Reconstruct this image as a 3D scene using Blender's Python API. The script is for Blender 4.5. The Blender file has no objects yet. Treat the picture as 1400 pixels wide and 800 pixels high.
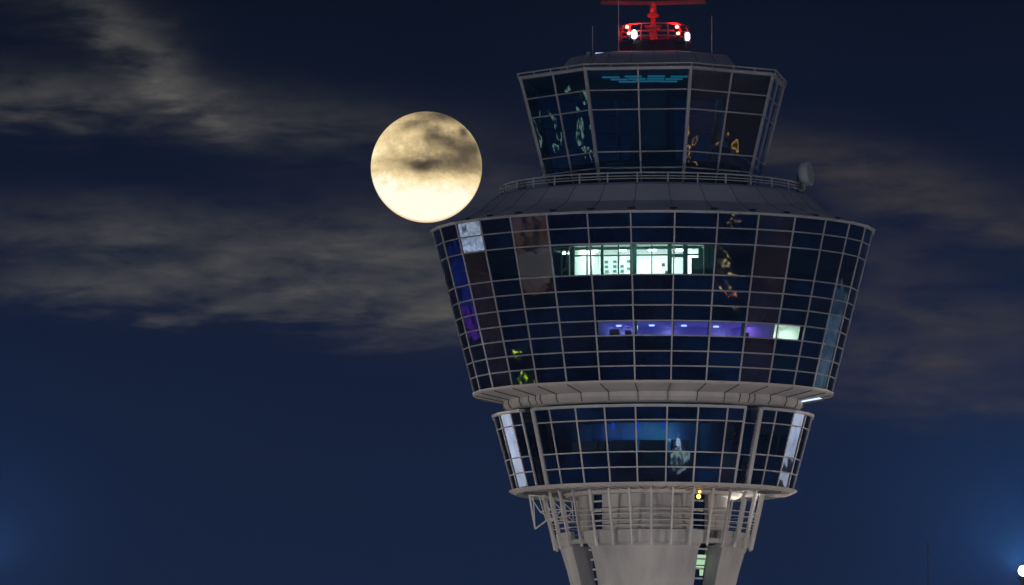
import bpy, bmesh, math, random
from math import sin, cos, tan, asin, radians, degrees, pi, sqrt, atan2
from mathutils import Vector, Matrix

random.seed(7)
sc = bpy.context.scene
C = sc.collection

# ------------------------------------------------------------------ camera
F = 12250.0                       # focal length in photo pixels (photo 1400 x 800)
CAM = Vector((0, 0, 1.7))
PITCH = radians(5.1)
FW = Vector((0, cos(PITCH), sin(PITCH)))
UP = Vector((0, -sin(PITCH), cos(PITCH)))
RT = Vector((1, 0, 0))
camd = bpy.data.cameras.new('camera')
cam = bpy.data.objects.new('camera', camd)
C.objects.link(cam)
cam.location = CAM
cam.rotation_euler = (radians(90) + PITCH, 0, 0)
camd.sensor_width = 36
camd.lens = 36 * F / 1400
camd.clip_start = 1
camd.clip_end = 60000
sc.camera = cam

def ray(px, py):
    return FW + RT * ((px - 700) / F) + UP * ((400 - py) / F)

def at(px, py, Y):                # point on the photo ray that lies Y metres away on the ground plan
    d = ray(px, py)
    return CAM + d * (Y / d.y)

D = 493.0
CX = 892.5                        # photo column of the tower axis
T0 = at(CX, 400, D)
TX, TY = T0.x, T0.y
S = (at(CX + 100, 400, D).x - T0.x) / 100     # metres per photo pixel at the axis
ROT = -atan2(TX, TY)

def zs(py):                       # height of a photo row, at the tower axis
    return at(CX, py, D).z
def el(py):
    return sin(PITCH + (400 - py) / F)

# ------------------------------------------------------------------ helpers
MAT = {}
def nm(name):
    m = bpy.data.materials.new(name)
    m.use_nodes = True
    nt = m.node_tree
    nt.nodes.clear()
    out = nt.nodes.new('ShaderNodeOutputMaterial')
    MAT[name] = m
    return m, nt, out

def N(nt, t, **kw):
    n = nt.nodes.new(t)
    for k, v in kw.items():
        if k.startswith('i_'):
            n.inputs[k[2:].replace('_', ' ')].default_value = v
        else:
            setattr(n, k, v)
    return n

def paint(name, col, rough=.5, metal=0, dirt=.25, scale=1.5, bump=0.0, vert=True):
    m, nt, out = nm(name)
    p = N(nt, 'ShaderNodeBsdfPrincipled')
    p.inputs['Roughness'].default_value = rough
    p.inputs['Metallic'].default_value = metal
    tc = N(nt, 'ShaderNodeTexCoord')
    mp = N(nt, 'ShaderNodeMapping')
    mp.inputs['Scale'].default_value = (scale, scale, scale * (.25 if vert else 1))
    nz = N(nt, 'ShaderNodeTexNoise')
    nz.inputs['Scale'].default_value = 1
    nz.inputs['Detail'].default_value = 8
    nz.inputs['Roughness'].default_value = .62
    nt.links.new(tc.outputs['Object'], mp.inputs[0])
    nt.links.new(mp.outputs[0], nz.inputs['Vector'])
    r = N(nt, 'ShaderNodeValToRGB')
    r.color_ramp.elements[0].position = .3
    r.color_ramp.elements[1].position = .7
    r.color_ramp.elements[0].color = (col[0] * (1 - dirt), col[1] * (1 - dirt), col[2] * (1 - dirt * .9), 1)
    r.color_ramp.elements[1].color = (min(1, col[0] * (1 + dirt * .3)), min(1, col[1] * (1 + dirt * .3)), min(1, col[2] * (1 + dirt * .3)), 1)
    nt.links.new(nz.outputs[0], r.inputs[0])
    nt.links.new(r.outputs[0], p.inputs['Base Color'])
    if bump:
        b = N(nt, 'ShaderNodeBump')
        b.inputs['Distance'].default_value = bump
        nt.links.new(nz.outputs[0], b.inputs['Height'])
        nt.links.new(b.outputs[0], p.inputs['Normal'])
    nt.links.new(p.outputs[0], out.inputs[0])
    return m

def glow(name, col, s):
    m, nt, out = nm(name)
    e = N(nt, 'ShaderNodeEmission')
    e.inputs[0].default_value = (*col, 1)
    e.inputs[1].default_value = s
    nt.links.new(e.outputs[0], out.inputs[0])
    return m

def glass(name, coat, trans=None, body=(.003, .012, .085), wav=.011, wscale=.45, ior=1.42):
    m, nt, out = nm(name)
    tc = N(nt, 'ShaderNodeTexCoord')
    nz = N(nt, 'ShaderNodeTexNoise')
    nz.inputs['Scale'].default_value = wscale
    nz.inputs['Detail'].default_value = 2
    nt.links.new(tc.outputs['Object'], nz.inputs['Vector'])
    b = N(nt, 'ShaderNodeBump')
    b.inputs['Distance'].default_value = wav
    nt.links.new(nz.outputs[0], b.inputs['Height'])
    g1 = N(nt, 'ShaderNodeBsdfGlossy')
    g1.inputs['Color'].default_value = (*coat, 1)
    g1.inputs['Roughness'].default_value = .03
    g2 = N(nt, 'ShaderNodeBsdfGlossy')
    g2.inputs['Color'].default_value = (.9, .92, 1, 1)
    g2.inputs['Roughness'].default_value = .02
    for g in (g1, g2):
        nt.links.new(b.outputs[0], g.inputs['Normal'])
    if trans:
        t = N(nt, 'ShaderNodeBsdfTransparent')
        t.inputs[0].default_value = (*trans, 1)
    else:
        t = N(nt, 'ShaderNodeBsdfDiffuse')
        n2 = N(nt, 'ShaderNodeTexNoise'); n2.inputs['Scale'].default_value = .55; n2.inputs['Detail'].default_value = 5; n2.inputs['Roughness'].default_value = .6
        nt.links.new(tc.outputs['Object'], n2.inputs['Vector'])
        r2 = N(nt, 'ShaderNodeValToRGB')
        r2.color_ramp.elements[0].position = .36; r2.color_ramp.elements[1].position = .66
        r2.color_ramp.elements[0].color = (body[0] * .7, body[1] * .35, body[2] * .38, 1)
        r2.color_ramp.elements[1].color = (body[0] * 1.7, body[1] * 1.8, body[2] * 1.6, 1)
        nt.links.new(n2.outputs[0], r2.inputs[0]); nt.links.new(r2.outputs[0], t.inputs[0])
    ad = N(nt, 'ShaderNodeAddShader')
    nt.links.new(t.outputs[0], ad.inputs[0])
    nt.links.new(g1.outputs[0], ad.inputs[1])
    fr = N(nt, 'ShaderNodeFresnel')
    fr.inputs[0].default_value = ior
    mx = N(nt, 'ShaderNodeMixShader')
    nt.links.new(fr.outputs[0], mx.inputs[0])
    nt.links.new(ad.outputs[0], mx.inputs[1])
    nt.links.new(g2.outputs[0], mx.inputs[2])
    nt.links.new(mx.outputs[0], out.inputs[0])
    return m

paint('frame', (.54, .53, .53), .45, .0, .35, .5)
paint('cladding', (.66, .62, .59), .5, 0, .22, .35)
paint('roofseam', (.17, .17, .19), .7)
paint('roofing', (.40, .40, .44), .55, 0, .25, .3)
paint('concrete', (.46, .445, .435), .85, 0, .36, .6, .012)
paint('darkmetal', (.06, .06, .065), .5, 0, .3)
paint('seam', (.10, .10, .10), .8)
paint('steel', (.60, .58, .55), .5, .0, .3)
paint('slab', (.10, .11, .12), .8)
paint('redpaint', (.55, .10, .08), .5)  # red light of the beacons put into the railing and radar base colour
paint('radarpaint', (.10, .05, .05), .6)
paint('whitepaint', (.75, .75, .74), .6, 0, .08)
paint('bluepaint', (.50, .48, .75), .7, 0, .1)
paint('slatewall', (.16, .17, .2), .7, 0, .4, .8)
paint('greenframe', (.06, .16, .14), .6)
paint('dish', (.55, .56, .58), .45, 0, .15)
paint('asphalt', (.06, .06, .065), .9, 0, .3, .2, vert=False)
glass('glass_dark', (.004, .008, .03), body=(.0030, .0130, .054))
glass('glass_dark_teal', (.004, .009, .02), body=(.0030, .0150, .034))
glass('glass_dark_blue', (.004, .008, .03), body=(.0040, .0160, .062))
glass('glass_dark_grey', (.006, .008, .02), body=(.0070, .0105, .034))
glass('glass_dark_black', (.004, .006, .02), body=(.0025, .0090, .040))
glass('glass_clear', (.010, .022, .05), (.80, .95, .90))
glass('glass_cab', (.008, .020, .05), (.34, .58, .80), wav=.022, wscale=.5)
glass('glass_low', (.006, .012, .04), (.40, .55, .75))
glow('lamp_white', (.85, .92, 1), 14)
glow('lamp_green', (.75, 1, .85), 3.2)
glow('lamp_blue', (.35, .42, 1), 2.2)
glow('lamp_red', (1, .02, .03), 9)
glow('lamp_redcore', (1, .16, .10), 10)
glow('lamp_amber', (1, .45, .08), 5)
glow('flood', (.75, .88, 1), 60)

def obj(name, bm, mat, parent=None, smooth=False, mats=None):
    me = bpy.data.meshes.new(name)
    bmesh.ops.recalc_face_normals(bm, faces=bm.faces)
    bm.to_mesh(me)
    bm.free()
    for m in (mats or [mat]):
        me.materials.append(MAT[m])
    if smooth:
        for p in me.polygons:
            p.use_smooth = True
    o = bpy.data.objects.new(name, me)
    C.objects.link(o)
    if parent:
        o.parent = parent
    return o

def tag(o, label=None, cat=None, group=None, kind=None):
    if label: o['label'] = label
    if cat: o['category'] = cat
    if group: o['group'] = group
    if kind: o['kind'] = kind
    return o

def empty(name, loc, rz=0, parent=None):
    o = bpy.data.objects.new(name, None)
    C.objects.link(o)
    o.location = loc
    o.rotation_euler = (0, 0, rz)
    if parent: o.parent = parent
    return o

def P(r, a, z):                    # tower frame: azimuth a in degrees, 0 towards the camera, + to the right
    a = radians(a)
    return Vector((r * sin(a), -r * cos(a), z))

def bar(bm, a, b, w, h=None, up=Vector((0, 0, 1))):
    """box beam from a to b, w across and h deep"""
    h = h or w
    d = (b - a)
    L = d.length
    if L < 1e-6: return
    d.normalize()
    s = d.cross(up)
    if s.length < 1e-4:
        s = Vector((1, 0, 0))
    s.normalize()
    u = s.cross(d).normalized()
    vs = []
    for e in (a, b):
        for (i, j) in ((-1, -1), (1, -1), (1, 1), (-1, 1)):
            vs.append(bm.verts.new(e + s * (i * w / 2) + u * (j * h / 2)))
    bm.faces.new(vs[0:4][::-1]); bm.faces.new(vs[4:8])
    for i in range(4):
        j = (i + 1) % 4
        bm.faces.new((vs[i], vs[j], vs[4 + j], vs[4 + i]))

def tube(bm, a, b, r, r2=None, n=10):
    r2 = r if r2 is None else r2
    d = (b - a).normalized()
    s = d.cross(Vector((0, 0, 1)))
    if s.length < 1e-3: s = Vector((1, 0, 0))
    s.normalize(); u = s.cross(d)
    A = [bm.verts.new(a + s * (r * cos(2 * pi * i / n)) + u * (r * sin(2 * pi * i / n))) for i in range(n)]
    B = [bm.verts.new(b + s * (r2 * cos(2 * pi * i / n)) + u * (r2 * sin(2 * pi * i / n))) for i in range(n)]
    for i in range(n):
        bm.faces.new((A[i], A[(i + 1) % n], B[(i + 1) % n], B[i]))
    bm.faces.new(A[::-1]); bm.faces.new(B)

def box(bm, c, sx, sy, sz):
    bar(bm, Vector((c[0] - sx / 2, c[1], c[2])), Vector((c[0] + sx / 2, c[1], c[2])), sy, sz)

def lathe(bm, prof, az, close=False):
    """revolve the (r, z) profile through the azimuths az (polygonal)"""
    full = abs(abs(az[-1] - az[0]) - 360) < .01
    cols = az[:-1] if full else az
    rows = [[bm.verts.new(P(r, a, z)) for (r, z) in prof] for a in cols]
    n = len(cols)
    for i in range(n if full else n - 1):
        A, B = rows[i], rows[(i + 1) % n]
        m = len(prof)
        for k in range(m if close else m - 1):
            q = (A[k], A[(k + 1) % m], B[(k + 1) % m], B[k])
            bm.faces.new(q)
    if close and not full:
        bm.faces.new(rows[0]); bm.faces.new(rows[-1][::-1])

GRID = [-5.625 + 11.25 * k for k in range(33)]           # the facets of the drum
FINE = [-5.625 + 5.625 * k for k in range(65)]
ROUND = [5 * k for k in range(73)]

# ------------------------------------------------------------------ the tower
tower = empty('control_tower', (TX, TY, 0), ROT)
tag(tower, 'tall airport control tower with glazed drum and flared glass cab', 'control tower')

def part(name, bm, mat, smooth=False, parent=None, **k):
    return obj(name, bm, mat, parent or tower, smooth, **k)

VAR = random.Random(21)
panes = []          # (area seen, level part, corner points, material)

def seen_area(q):
    # rough projected area towards the camera (tower frame: camera lies at -y)
    n = (q[1] - q[0]).cross(q[3] - q[0])
    return -(n.y * .996 + n.z * .09)

def facet_panes(level, az, Rf, rows, matf, inset=.03, jit=.0022, k0=0):
    """flat panes between azimuths az and between heights rows; Rf(z) gives the vertex radius"""
    for i in range(len(az) - 1):
        a0, a1 = az[i], az[i + 1]
        for k in range(len(rows) - 1):
            z0, z1 = rows[k], rows[k + 1]
            j = [random.uniform(-jit, jit) for _ in range(3)]
            q = [P(Rf(z0) - inset + j[0], a0, z0), P(Rf(z0) - inset + j[1], a1, z0),
                 P(Rf(z1) - inset + j[2], a1, z1), P(Rf(z1) - inset + j[0] + j[2] - j[1], a0, z1)]
            q = [q[3], q[2], q[1], q[0]]
            mt = matf(i, k, (a0 + a1) / 2)
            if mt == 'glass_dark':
                mt = VAR.choice(['glass_dark', 'glass_dark', 'glass_dark_teal', 'glass_dark_blue', 'glass_dark_black', 'glass_dark_grey', 'glass_dark_black'])  # random tints stand in for differing reflections, put into the pane colour
            panes.append((seen_area(q), level, q, mt))

def mullions(parent, az, Rf, z0, z1, w, d, mat='frame', name='mullion', off=.0):
    for a in az:
        bm = bmesh.new()
        A, B = P(Rf(z0) + off, a, z0), P(Rf(z1) + off, a, z1)
        bar(bm, A, B, w, d, up=P(1, a, 0))
        o = obj(name, bm, mat, parent)

def transoms(parent, az, Rf, zlist, h, d, mat='frame', name='transom'):
    for z in zlist:
        bm = bmesh.new()
        r = Rf(z)
        lathe(bm, [(r + d / 2 - .012, z - h / 2), (r + d / 2 - .012, z + h / 2), (r - d / 2, z + h / 2), (r - d / 2, z - h / 2)], az, close=True)
        obj(name, bm, mat, parent)

def side_rows(fronts, Rtop, Rbot, cosf=1.0):
    """front photo rows -> side rows, with a radius (px) that runs linearly from top to bottom"""
    yt = fronts[0] + Rtop * el(fronts[0]) * cosf
    yb = fronts[-1] + Rbot * el(fronts[-1]) * cosf
    out = []
    for f in fronts:
        y = f
        for _ in range(12):
            R = Rtop + (Rbot - Rtop) * (y - yt) / (yb - yt)
            y = f + R * el(f) * cosf
        out.append(y)
    zt, zb = zs(yt), zs(yb)
    def Rf(z):
        return S * (Rtop + (Rbot - Rtop) * (zt - z) / (zt - zb))
    return [zs(y) for y in out], Rf

# ---- office drum ---------------------------------------------------------
rowsD, RD = side_rows([290.0, 310.3, 332, 375, 396.3, 416.9, 438, 458.3, 479.7, 500, 519.5], 302, 245.5)
zT, zB = rowsD[0], rowsD[-1]
# inner body: floors and the core wall
bm = bmesh.new()
slabs = [(rowsD[0] + .05, rowsD[2] + .12), (rowsD[3] - .12, rowsD[6] + .05), (rowsD[7] - .05, rowsD[10] - .1)]
for hi, lo in slabs:
    lathe(bm, [(3, hi), (RD(hi) - .22, hi), (RD(lo) - .22, lo), (3, lo)], GRID, close=True)
drum = part('office_drum', bm, 'slab')
bm = bmesh.new()
lathe(bm, [(RD(zB) - 6.0, zT), (RD(zB) - 6.0, zB)], ROUND)
obj('core_wall', bm, 'slab', drum)
# top fascia
bm = bmesh.new()
h = 2.6 * S
lathe(bm, [(RD(zT) + .10, zT - .02), (RD(zT) + .14, zT + h), (RD(zT) - .35, zT + h + .04), (RD(zT) - .35, zT - .02)], GRID, close=True)
obj('eaves_trim', bm, 'frame', drum)
def dmat(i, k, a):
    aa = (a + 180) % 360 - 180
    if k == 2: return 'glass_clear' if abs(aa) < 30 and aa < 18 else 'glass_low'
    if k == 6 and -17 < aa < 51: return 'glass_clear'
    return 'glass_dark'
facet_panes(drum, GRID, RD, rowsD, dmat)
mullions(drum, GRID[:-1], RD, zB, zT, .078, .05)
transoms(drum, GRID, RD, rowsD[1:-1], .070, .05)
# soffit (cone) + lip + neck drum
zL = zs(542.5); zN = zs(550.5); zNb = zs(565.5)
bm = bmesh.new()
lathe(bm, [(RD(zB) - .3, zB), (RD(zB) + .09, zB), (S * 247, zs(540.5)), (S * 243.5, zL), (S * 204.5, zN), (S * 198, zN)], GRID, close=True)
obj('soffit', bm, 'cladding', drum)
def vis(a):
    return abs((a + 180) % 360 - 180) < 100
for a in GRID[:-1]:
    if not vis(a): continue
    bm = bmesh.new()
    A, B = P(S * 244, a, zL - .02), P(S * 205, a, zN - .02)
    bar(bm, A, B, .034, .05)
    obj('soffit_joint', bm, 'seam', drum)
bm = bmesh.new()
lathe(bm, [(S * 204, zN - .006), (S * 205, zN - .25), (S * 201, zNb + .14), (S * 196, zNb), (S * 186, zNb), (S * 186, zN - .006)], FINE, close=True)
neck = part('neck_ring', bm, 'cladding')
for a in list(GRID[:-1]) + [38.5 - 3.6 + 90 * k for k in range(4)] + [38.5 + 3.6 + 90 * k for k in range(4)]:
    if not vis(a): continue
    bm = bmesh.new()
    bar(bm, P(S * 205.4, a, zN - .0), P(S * 205.6, a, zN - .27), .036, .04, up=P(1, a, 0)); bar(bm, P(S * 205.6, a, zN - .24), P(S * 201.6, a, zNb + .12), .036, .04, up=P(1, a, 0))
    obj('panel_joint', bm, 'seam', neck)
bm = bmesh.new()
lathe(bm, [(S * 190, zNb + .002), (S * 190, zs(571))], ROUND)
obj('recess_band', bm, 'darkmetal', neck)  # dark colour stands in for the shade in the gap

# ---- drum roof -----------------------------------------------------------
zR = zT + h + .04
prof = [(RD(zT) - .36, zR - .02), (S * 270, zs(308)), (S * 245, zs(297.5)), (S * 231, zs(284.5)), (S * 219, zs(273.5)), (S * 208, zs(269.5)), (S * 120, zs(268))]
bm = bmesh.new()
lathe(bm, prof, GRID)
roof = part('drum_roof', bm, 'roofing')
for a in GRID[:-1]:
    if not vis(a): continue
    bm = bmesh.new()
    for (r0, z0), (r1, z1) in zip(prof[:5], prof[1:6]):
        bar(bm, P(r0, a, z0 + .008), P(r1, a, z1 + .008), .035, .024)
    obj('roof_joint', bm, 'roofseam', roof)
for a in GRID[:-1]:
    bm = bmesh.new()
    r = S * 284; z = zs(308) + (zR - zs(308)) * (284 - 270) / (RD(zT) / S - 9 - 270)
    t = P(1, a + 90, 0)
    bar(bm, P(r, a, z + .05) - t * .2, P(r, a, z + .05) + t * .2, .12, .07)
    obj('roof_vent', bm, 'darkmetal', roof)
# balustrade
RB = S * 209
zb0, zb1 = zs(270), zs(257)
bm = bmesh.new()
for z, w in ((zb1, .07), (zb0 + (zb1 - zb0) * .66, .035), (zb0 + (zb1 - zb0) * .40, .035)):
    for i in range(32):
        tube(bm, P(RB, GRID[i], z), P(RB, GRID[i + 1], z), w / 2 + .01, n=6)
rail = part('balustrade', bm, 'steel')
for a in GRID[:-1]:
    bm = bmesh.new()
    bar(bm, P(RB, a, zb0 - .1), P(RB, a, zb1), .075, .05, up=P(1, a, 0))
    obj('post', bm, 'steel', rail)
# small roof access gate by the rail
bm = bmesh.new()
for k in range(5):
    z = zb0 + .12 + k * .12
    bar(bm, P(RB - .3, -66, z), P(RB - .3, -59, z), .05)
bar(bm, P(RB - .3, -66, zb0), P(RB - .3, -66, zb1 + .02), .1)
bar(bm, P(RB - .3, -59, zb0), P(RB - .3, -59, zb1 + .02), .1)
obj('gate', bm, 'darkmetal', rail)

# ---- control cab (octagon) ----------------------------------------------
OCT = [16 + 45 * k for k in range(9)]
OCTM = []
for k in range(8):
    OCTM += [OCT[k], OCT[k] + 22.5]
rowsC, RC = side_rows([93.5, 121.8, 148.5, 206.3, 228.4, 252], 187.5, 147, .961)
def RCm(z): return RC(z) * cos(radians(22.5))
bm = bmesh.new()
lathe(bm, [(0.3, rowsC[0] + .1), (RC(rowsC[0]) - .3, rowsC[0] + .1), (RC(rowsC[0]) - .5, rowsC[0] - .25), (0.3, rowsC[0] - .25)], OCT, close=True)
lathe(bm, [(0.3, rowsC[4] - .2), (RC(rowsC[4]) - .35, rowsC[4] - .2), (RC(rowsC[5]) - .35, rowsC[5] - .3), (0.3, rowsC[5] - .3)], OCT, close=True)
cab = part('control_cab', bm, 'slab')
for k in range(8):
    for (s0, s1) in ((0, .5), (.5, 1)):
        for r in range(5):
            z0, z1 = rowsC[r], rowsC[r + 1]
            def e(z, s, ins=.04):
                return P(RC(z) - ins, OCT[k], z).lerp(P(RC(z) - ins, OCT[k + 1], z), s)
            q = [e(z1, s0), e(z1, s1), e(z0, s1), e(z0, s0)]
            panes.append((seen_area(q), cab, q, 'glass_cab'))
mullions(cab, OCT[:-1], RC, rowsC[5] - .3, rowsC[0] + .1, .17, .12, name='corner_post')
mullions(cab, [o + 22.5 for o in OCT[:-1]], RCm, rowsC[5] - .3, rowsC[0], .085, .06)
transoms(cab, OCT, RC, rowsC[1:5], .070, .05)
bm = bmesh.new()
zc0 = rowsC[0]
lathe(bm, [(RC(zc0) + .12, zc0 - .03), (RC(zc0) + .16, zc0 + .12), (RC(zc0) - .3, zc0 + .14), (RC(zc0) - .3, zc0 - .03)], OCT, close=True)
obj('head_beam', bm, 'frame', cab)
bm = bmesh.new()
lathe(bm, [(RC(zc0) - .1, zc0 + .141), (RC(zc0) - .1, zc0 + .2), (S * 132, zc0 + .40), (0.2, zc0 + .42)], OCT)
croof = part('cab_roof', bm, 'roofing')
bm = bmesh.new()
lathe(bm, [(RC(zc0) + .20, zc0 + .26), (RC(zc0) + .20, zc0 + .33), (RC(zc0) + .13, zc0 + .33), (RC(zc0) + .13, zc0 + .26)], OCT, close=True)
for k in range(8):
    for s in (0, .25, .5, .75):
        p = P(RC(zc0) + .16, OCT[k], 0).lerp(P(RC(zc0) + .16, OCT[k + 1], 0), s)
        bar(bm, Vector((p.x, p.y, zc0 + .12)), Vector((p.x, p.y, zc0 + .3)), .05)
obj('edge_rail', bm, 'frame', croof)
bm = bmesh.new()
lathe(bm, [(S * 131, zs(98.5)), (S * 117, zs(82.5)), (S * 112, zs(81.5)), (0.2, zs(80))], OCT)
lathe(bm, [(S * 131, zc0 + .1), (S * 131, zs(98.5)), (S * 100, zs(98.5))], OCT)
pent = obj('penthouse', bm, 'roofing', croof)
for k in range(8):
    for t_ in (0, .33, .66):
        def pe(r, z): return P(r, OCT[k], z).lerp(P(r, OCT[k + 1], z), t_)
        bm = bmesh.new()
        bar(bm, pe(S * 131 + .01, zs(98.5)), pe(S * 117 + .01, zs(82.5)), .03, .02)
        obj('roof_joint', bm, 'roofseam', croof)

# inside the cab: centre column, console desks, dim teal ceiling panels
bm = bmesh.new()
lathe(bm, [(1.3, rowsC[4]), (1.1, rowsC[0] - .26)], ROUND)
obj('centre_column', bm, 'slab', cab)
bm = bmesh.new()
lathe(bm, [(RC(rowsC[4]) - 1.6, rowsC[4] - .19), (RC(rowsC[4]) - 1.5, rowsC[4] + .55), (RC(rowsC[4]) - .8, rowsC[4] + .35), (RC(rowsC[4]) - .9, rowsC[4] - .19)], OCT, close=True)
obj('console_desk', bm, 'darkmetal', cab)
bm = bmesh.new()
for k in range(4):
    for j in range(3):
        p = P(RC(zc0) - 1.5 - 1.2 * j, -22 + 12 * k, zc0 - .30)
        box(bm, p, .95, .5, .04)
glow('lamp_teal', (.08, .5, .62), .28)
obj('ceiling_light', bm, 'lamp_teal', cab)

# ---- lower cabin ---------------------------------------------------------
rowsL, RL = side_rows([556, 573.6, 617.2, 638.2, 659], 218, 191.5)
def rec(c): return [(c + 90 * k) for k in range(4)]
grid = []
a = -6.2
full = [(-6.2 + 11.25 * k) for k in range(32)]
gaps = [(34.9 + 90 * k, 41.9 + 90 * k) for k in range(4)]
segs = []
for g in range(4):
    a0 = gaps[g - 1][1] - (360 if g == 0 else 0)
    a1 = gaps[g][0]
    inner = [x + 360 * t for x in full for t in (-1, 0, 1) if a0 + 3.5 < x + 360 * t < a1 - 3.5]
    segs.append([a0] + sorted(inner) + [a1])
bm = bmesh.new()
zl0, zl4 = rowsL[0], rowsL[4]
for sg in segs:
    lathe(bm, [(3, zl0 + .16), (RL(zl0) - .2, zl0 + .16), (RL(zl0) - .25, rowsL[1] + .1), (3, rowsL[1] + .1)], sg, close=True)
    lathe(bm, [(3, rowsL[2] - .1), (RL(rowsL[2]) - .22, rowsL[2] - .1), (RL(zl4) - .22, zl4 - .02), (3, zl4 - .02)], sg, close=True)
lowc = part('lower_cabin', bm, 'slab')
def lmat(i, k, a):
    return 'glass_low' if k == 1 else 'glass_dark'
for sg in segs:
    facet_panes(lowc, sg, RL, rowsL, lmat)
    mullions(lowc, sg[1:-1], RL, zl4, zl0, .078, .05)
    bm = bmesh.new()
    lathe(bm, [(RL(zl0) + .10, zl0), (RL(zl0) + .13, zl0 + .15), (RL(zl0) - .3, zl0 + .17), (RL(zl0) - .3, zl0)], sg, close=True)
    obj('head_beam', bm, 'frame', lowc)
    transoms(lowc, sg, RL, rowsL[1:4], .070, .05)
    mullions(lowc, [sg[0]], RL, zl4 - .1, zl0 + .1, .25, .12, name='corner_post')
    mullions(lowc, [sg[-1]], RL, zl4 - .1, zl0 + .1, .12, .08)
def RLr(z): return RL(z) - .75
for g0, g1 in gaps:                # the recessed glass slots
    sg = [g0, (g0 + g1) / 2, g1]
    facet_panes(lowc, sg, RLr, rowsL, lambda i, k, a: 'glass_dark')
    mullions(lowc, [sg[1]], RLr, zl4, zl0, .08, .1)
    transoms(lowc, sg, RLr, rowsL[1:4], .06, .08)
    bm = bmesh.new()
    for gg in (g0, g1):
        z0, z1 = zl4, zl0
        vs = [bm.verts.new(P(r, gg, z)) for r, z in ((RL(z0) - .1, z0), (RLr(z0), z0), (RLr(z1), z1), (RL(z1) - .1, z1))]
        bm.faces.new(vs)
    obj('slot_cheek', bm, 'glass_dark', lowc)
bm = bmesh.new()
lathe(bm, [(S * 192 + .2, zl4), (S * 192 + .12, zs(673.5)), (S * 188, zs(676.5)), (S * 150, zs(676.5) + .004), (S * 122, zs(676.5)), (S * 118, zs(681)), (S * 100, zs(681)), (S * 100, zl4)], FINE, close=True)
lsof = obj('soffit', bm, 'cladding', lowc)
for a in FINE[:-1]:
    bm = bmesh.new()
    bar(bm, P(S * 187, a, zs(676.5) - .004), P(S * 123, a, zs(676.5) - .006), .032, .03)
    obj('soffit_joint', bm, 'seam', lsof)
for a in (-72, 70, 160, -160):
    bm = bmesh.new()
    box(bm, P(S * 168, a, zs(676.5) - .05), 1.3, 1.1, .09)
    obj('soffit_hatch', bm, 'darkmetal', lowc)

# ---- shaft ----------------------------------------------------------------
YB = 753.0                       # side photo row of the pillar heads
zp = zs(750)
def pil_prof():
    pts = []
    for i in range(26):
        z = zp - i * zp / 25
        t = (zp - z)
        # flare: 127 px at the head, 112.5 px 47 px lower, then easing towards a straight shaft of about 78 px
        r = S * (78 + 49 * math.exp(-t / (3.05 * 1.9)))
        pts.append((r, z))
    return pts
PP = pil_prof()
PIL = []
for k in range(4):
    c = -6.2 + 90 * k
    az = [c - 35.6 + 71.2 * i / 12 for i in range(13)]
    bm = bmesh.new()
    outer = PP
    inner = [(r * .76, z) for r, z in reversed(PP)]
    lathe(bm, outer + inner, az, close=True)
    PIL.append(part('pillar', bm, 'concrete', smooth=False))
# core with window strips, seen in the slots between the pillars
RK = [(r * .80, z) for r, z in PP]
bm = bmesh.new()
lathe(bm, [(S * 93, zs(676.5))] + [(S * 93, zs(748))] + RK[1:], ROUND)
core = part('shaft_core', bm, 'glass_dark')
zz = zs(676)
while zz > zs(850):
    r = S * 93
    if zz < zs(748):
        t = zp - zz
        r = S * .80 * (78 + 49 * math.exp(-t / (3.05 * 1.9)))
    for g0, g1 in gaps:
        bm = bmesh.new()
        bar(bm, P(r + .05, g0 - 4, zz), P(r + .05, g1 + 4, zz), .08, .10)
        obj('slot_bar', bm, 'steel', core)
    zz -= 13.2 * S

# upper drum walls above the walkway
for k in range(4):
    c = -6.2 + 90 * k
    az = [c - 36.5 + 75 * i / 12 for i in range(13)]
    bm = bmesh.new()
    lathe(bm, [(S * 102, zs(680)), (S * 102, zs(745)), (S * 95, zs(745)), (S * 95, zs(680))], az, close=True)
    part('neck_wall', bm, 'concrete')
# walkway with solid parapet in four segments, notched at the ends
RW = S * 133
zw1, zw0 = zs(731.5), zs(748.5)
bm = bmesh.new()
lathe(bm, [(RW - .1, zw0 + .25), (RW - .1, zw0 + .02), (S * 96, zw0 + .02), (S * 96, zw0 + .25)], FINE, close=True)
walk = part('walkway', bm, 'concrete')
for k in range(4):
    c = -6.2 + 90 * k
    az = [c - 40.5 + 79.5 * i / 14 for i in range(15)]
    bm = bmesh.new()
    lathe(bm, [(RW, zw1), (RW - .12, zw0), (RW - .34, zw0), (RW - .22, zw1)], az, close=True)
    obj('parapet', bm, 'concrete', walk)
    az = [c - 37.5 + 74 * i / 14 for i in range(15)]
    bm = bmesh.new()
    lathe(bm, [(RW - .125, zw0 - .002), (RW - .32, zw0 - .22), (RW - .7, zw0 - .22), (RW - .7, zw0 - .002)], az, close=True)
    obj('parapet_foot', bm, 'concrete', walk)
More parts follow.
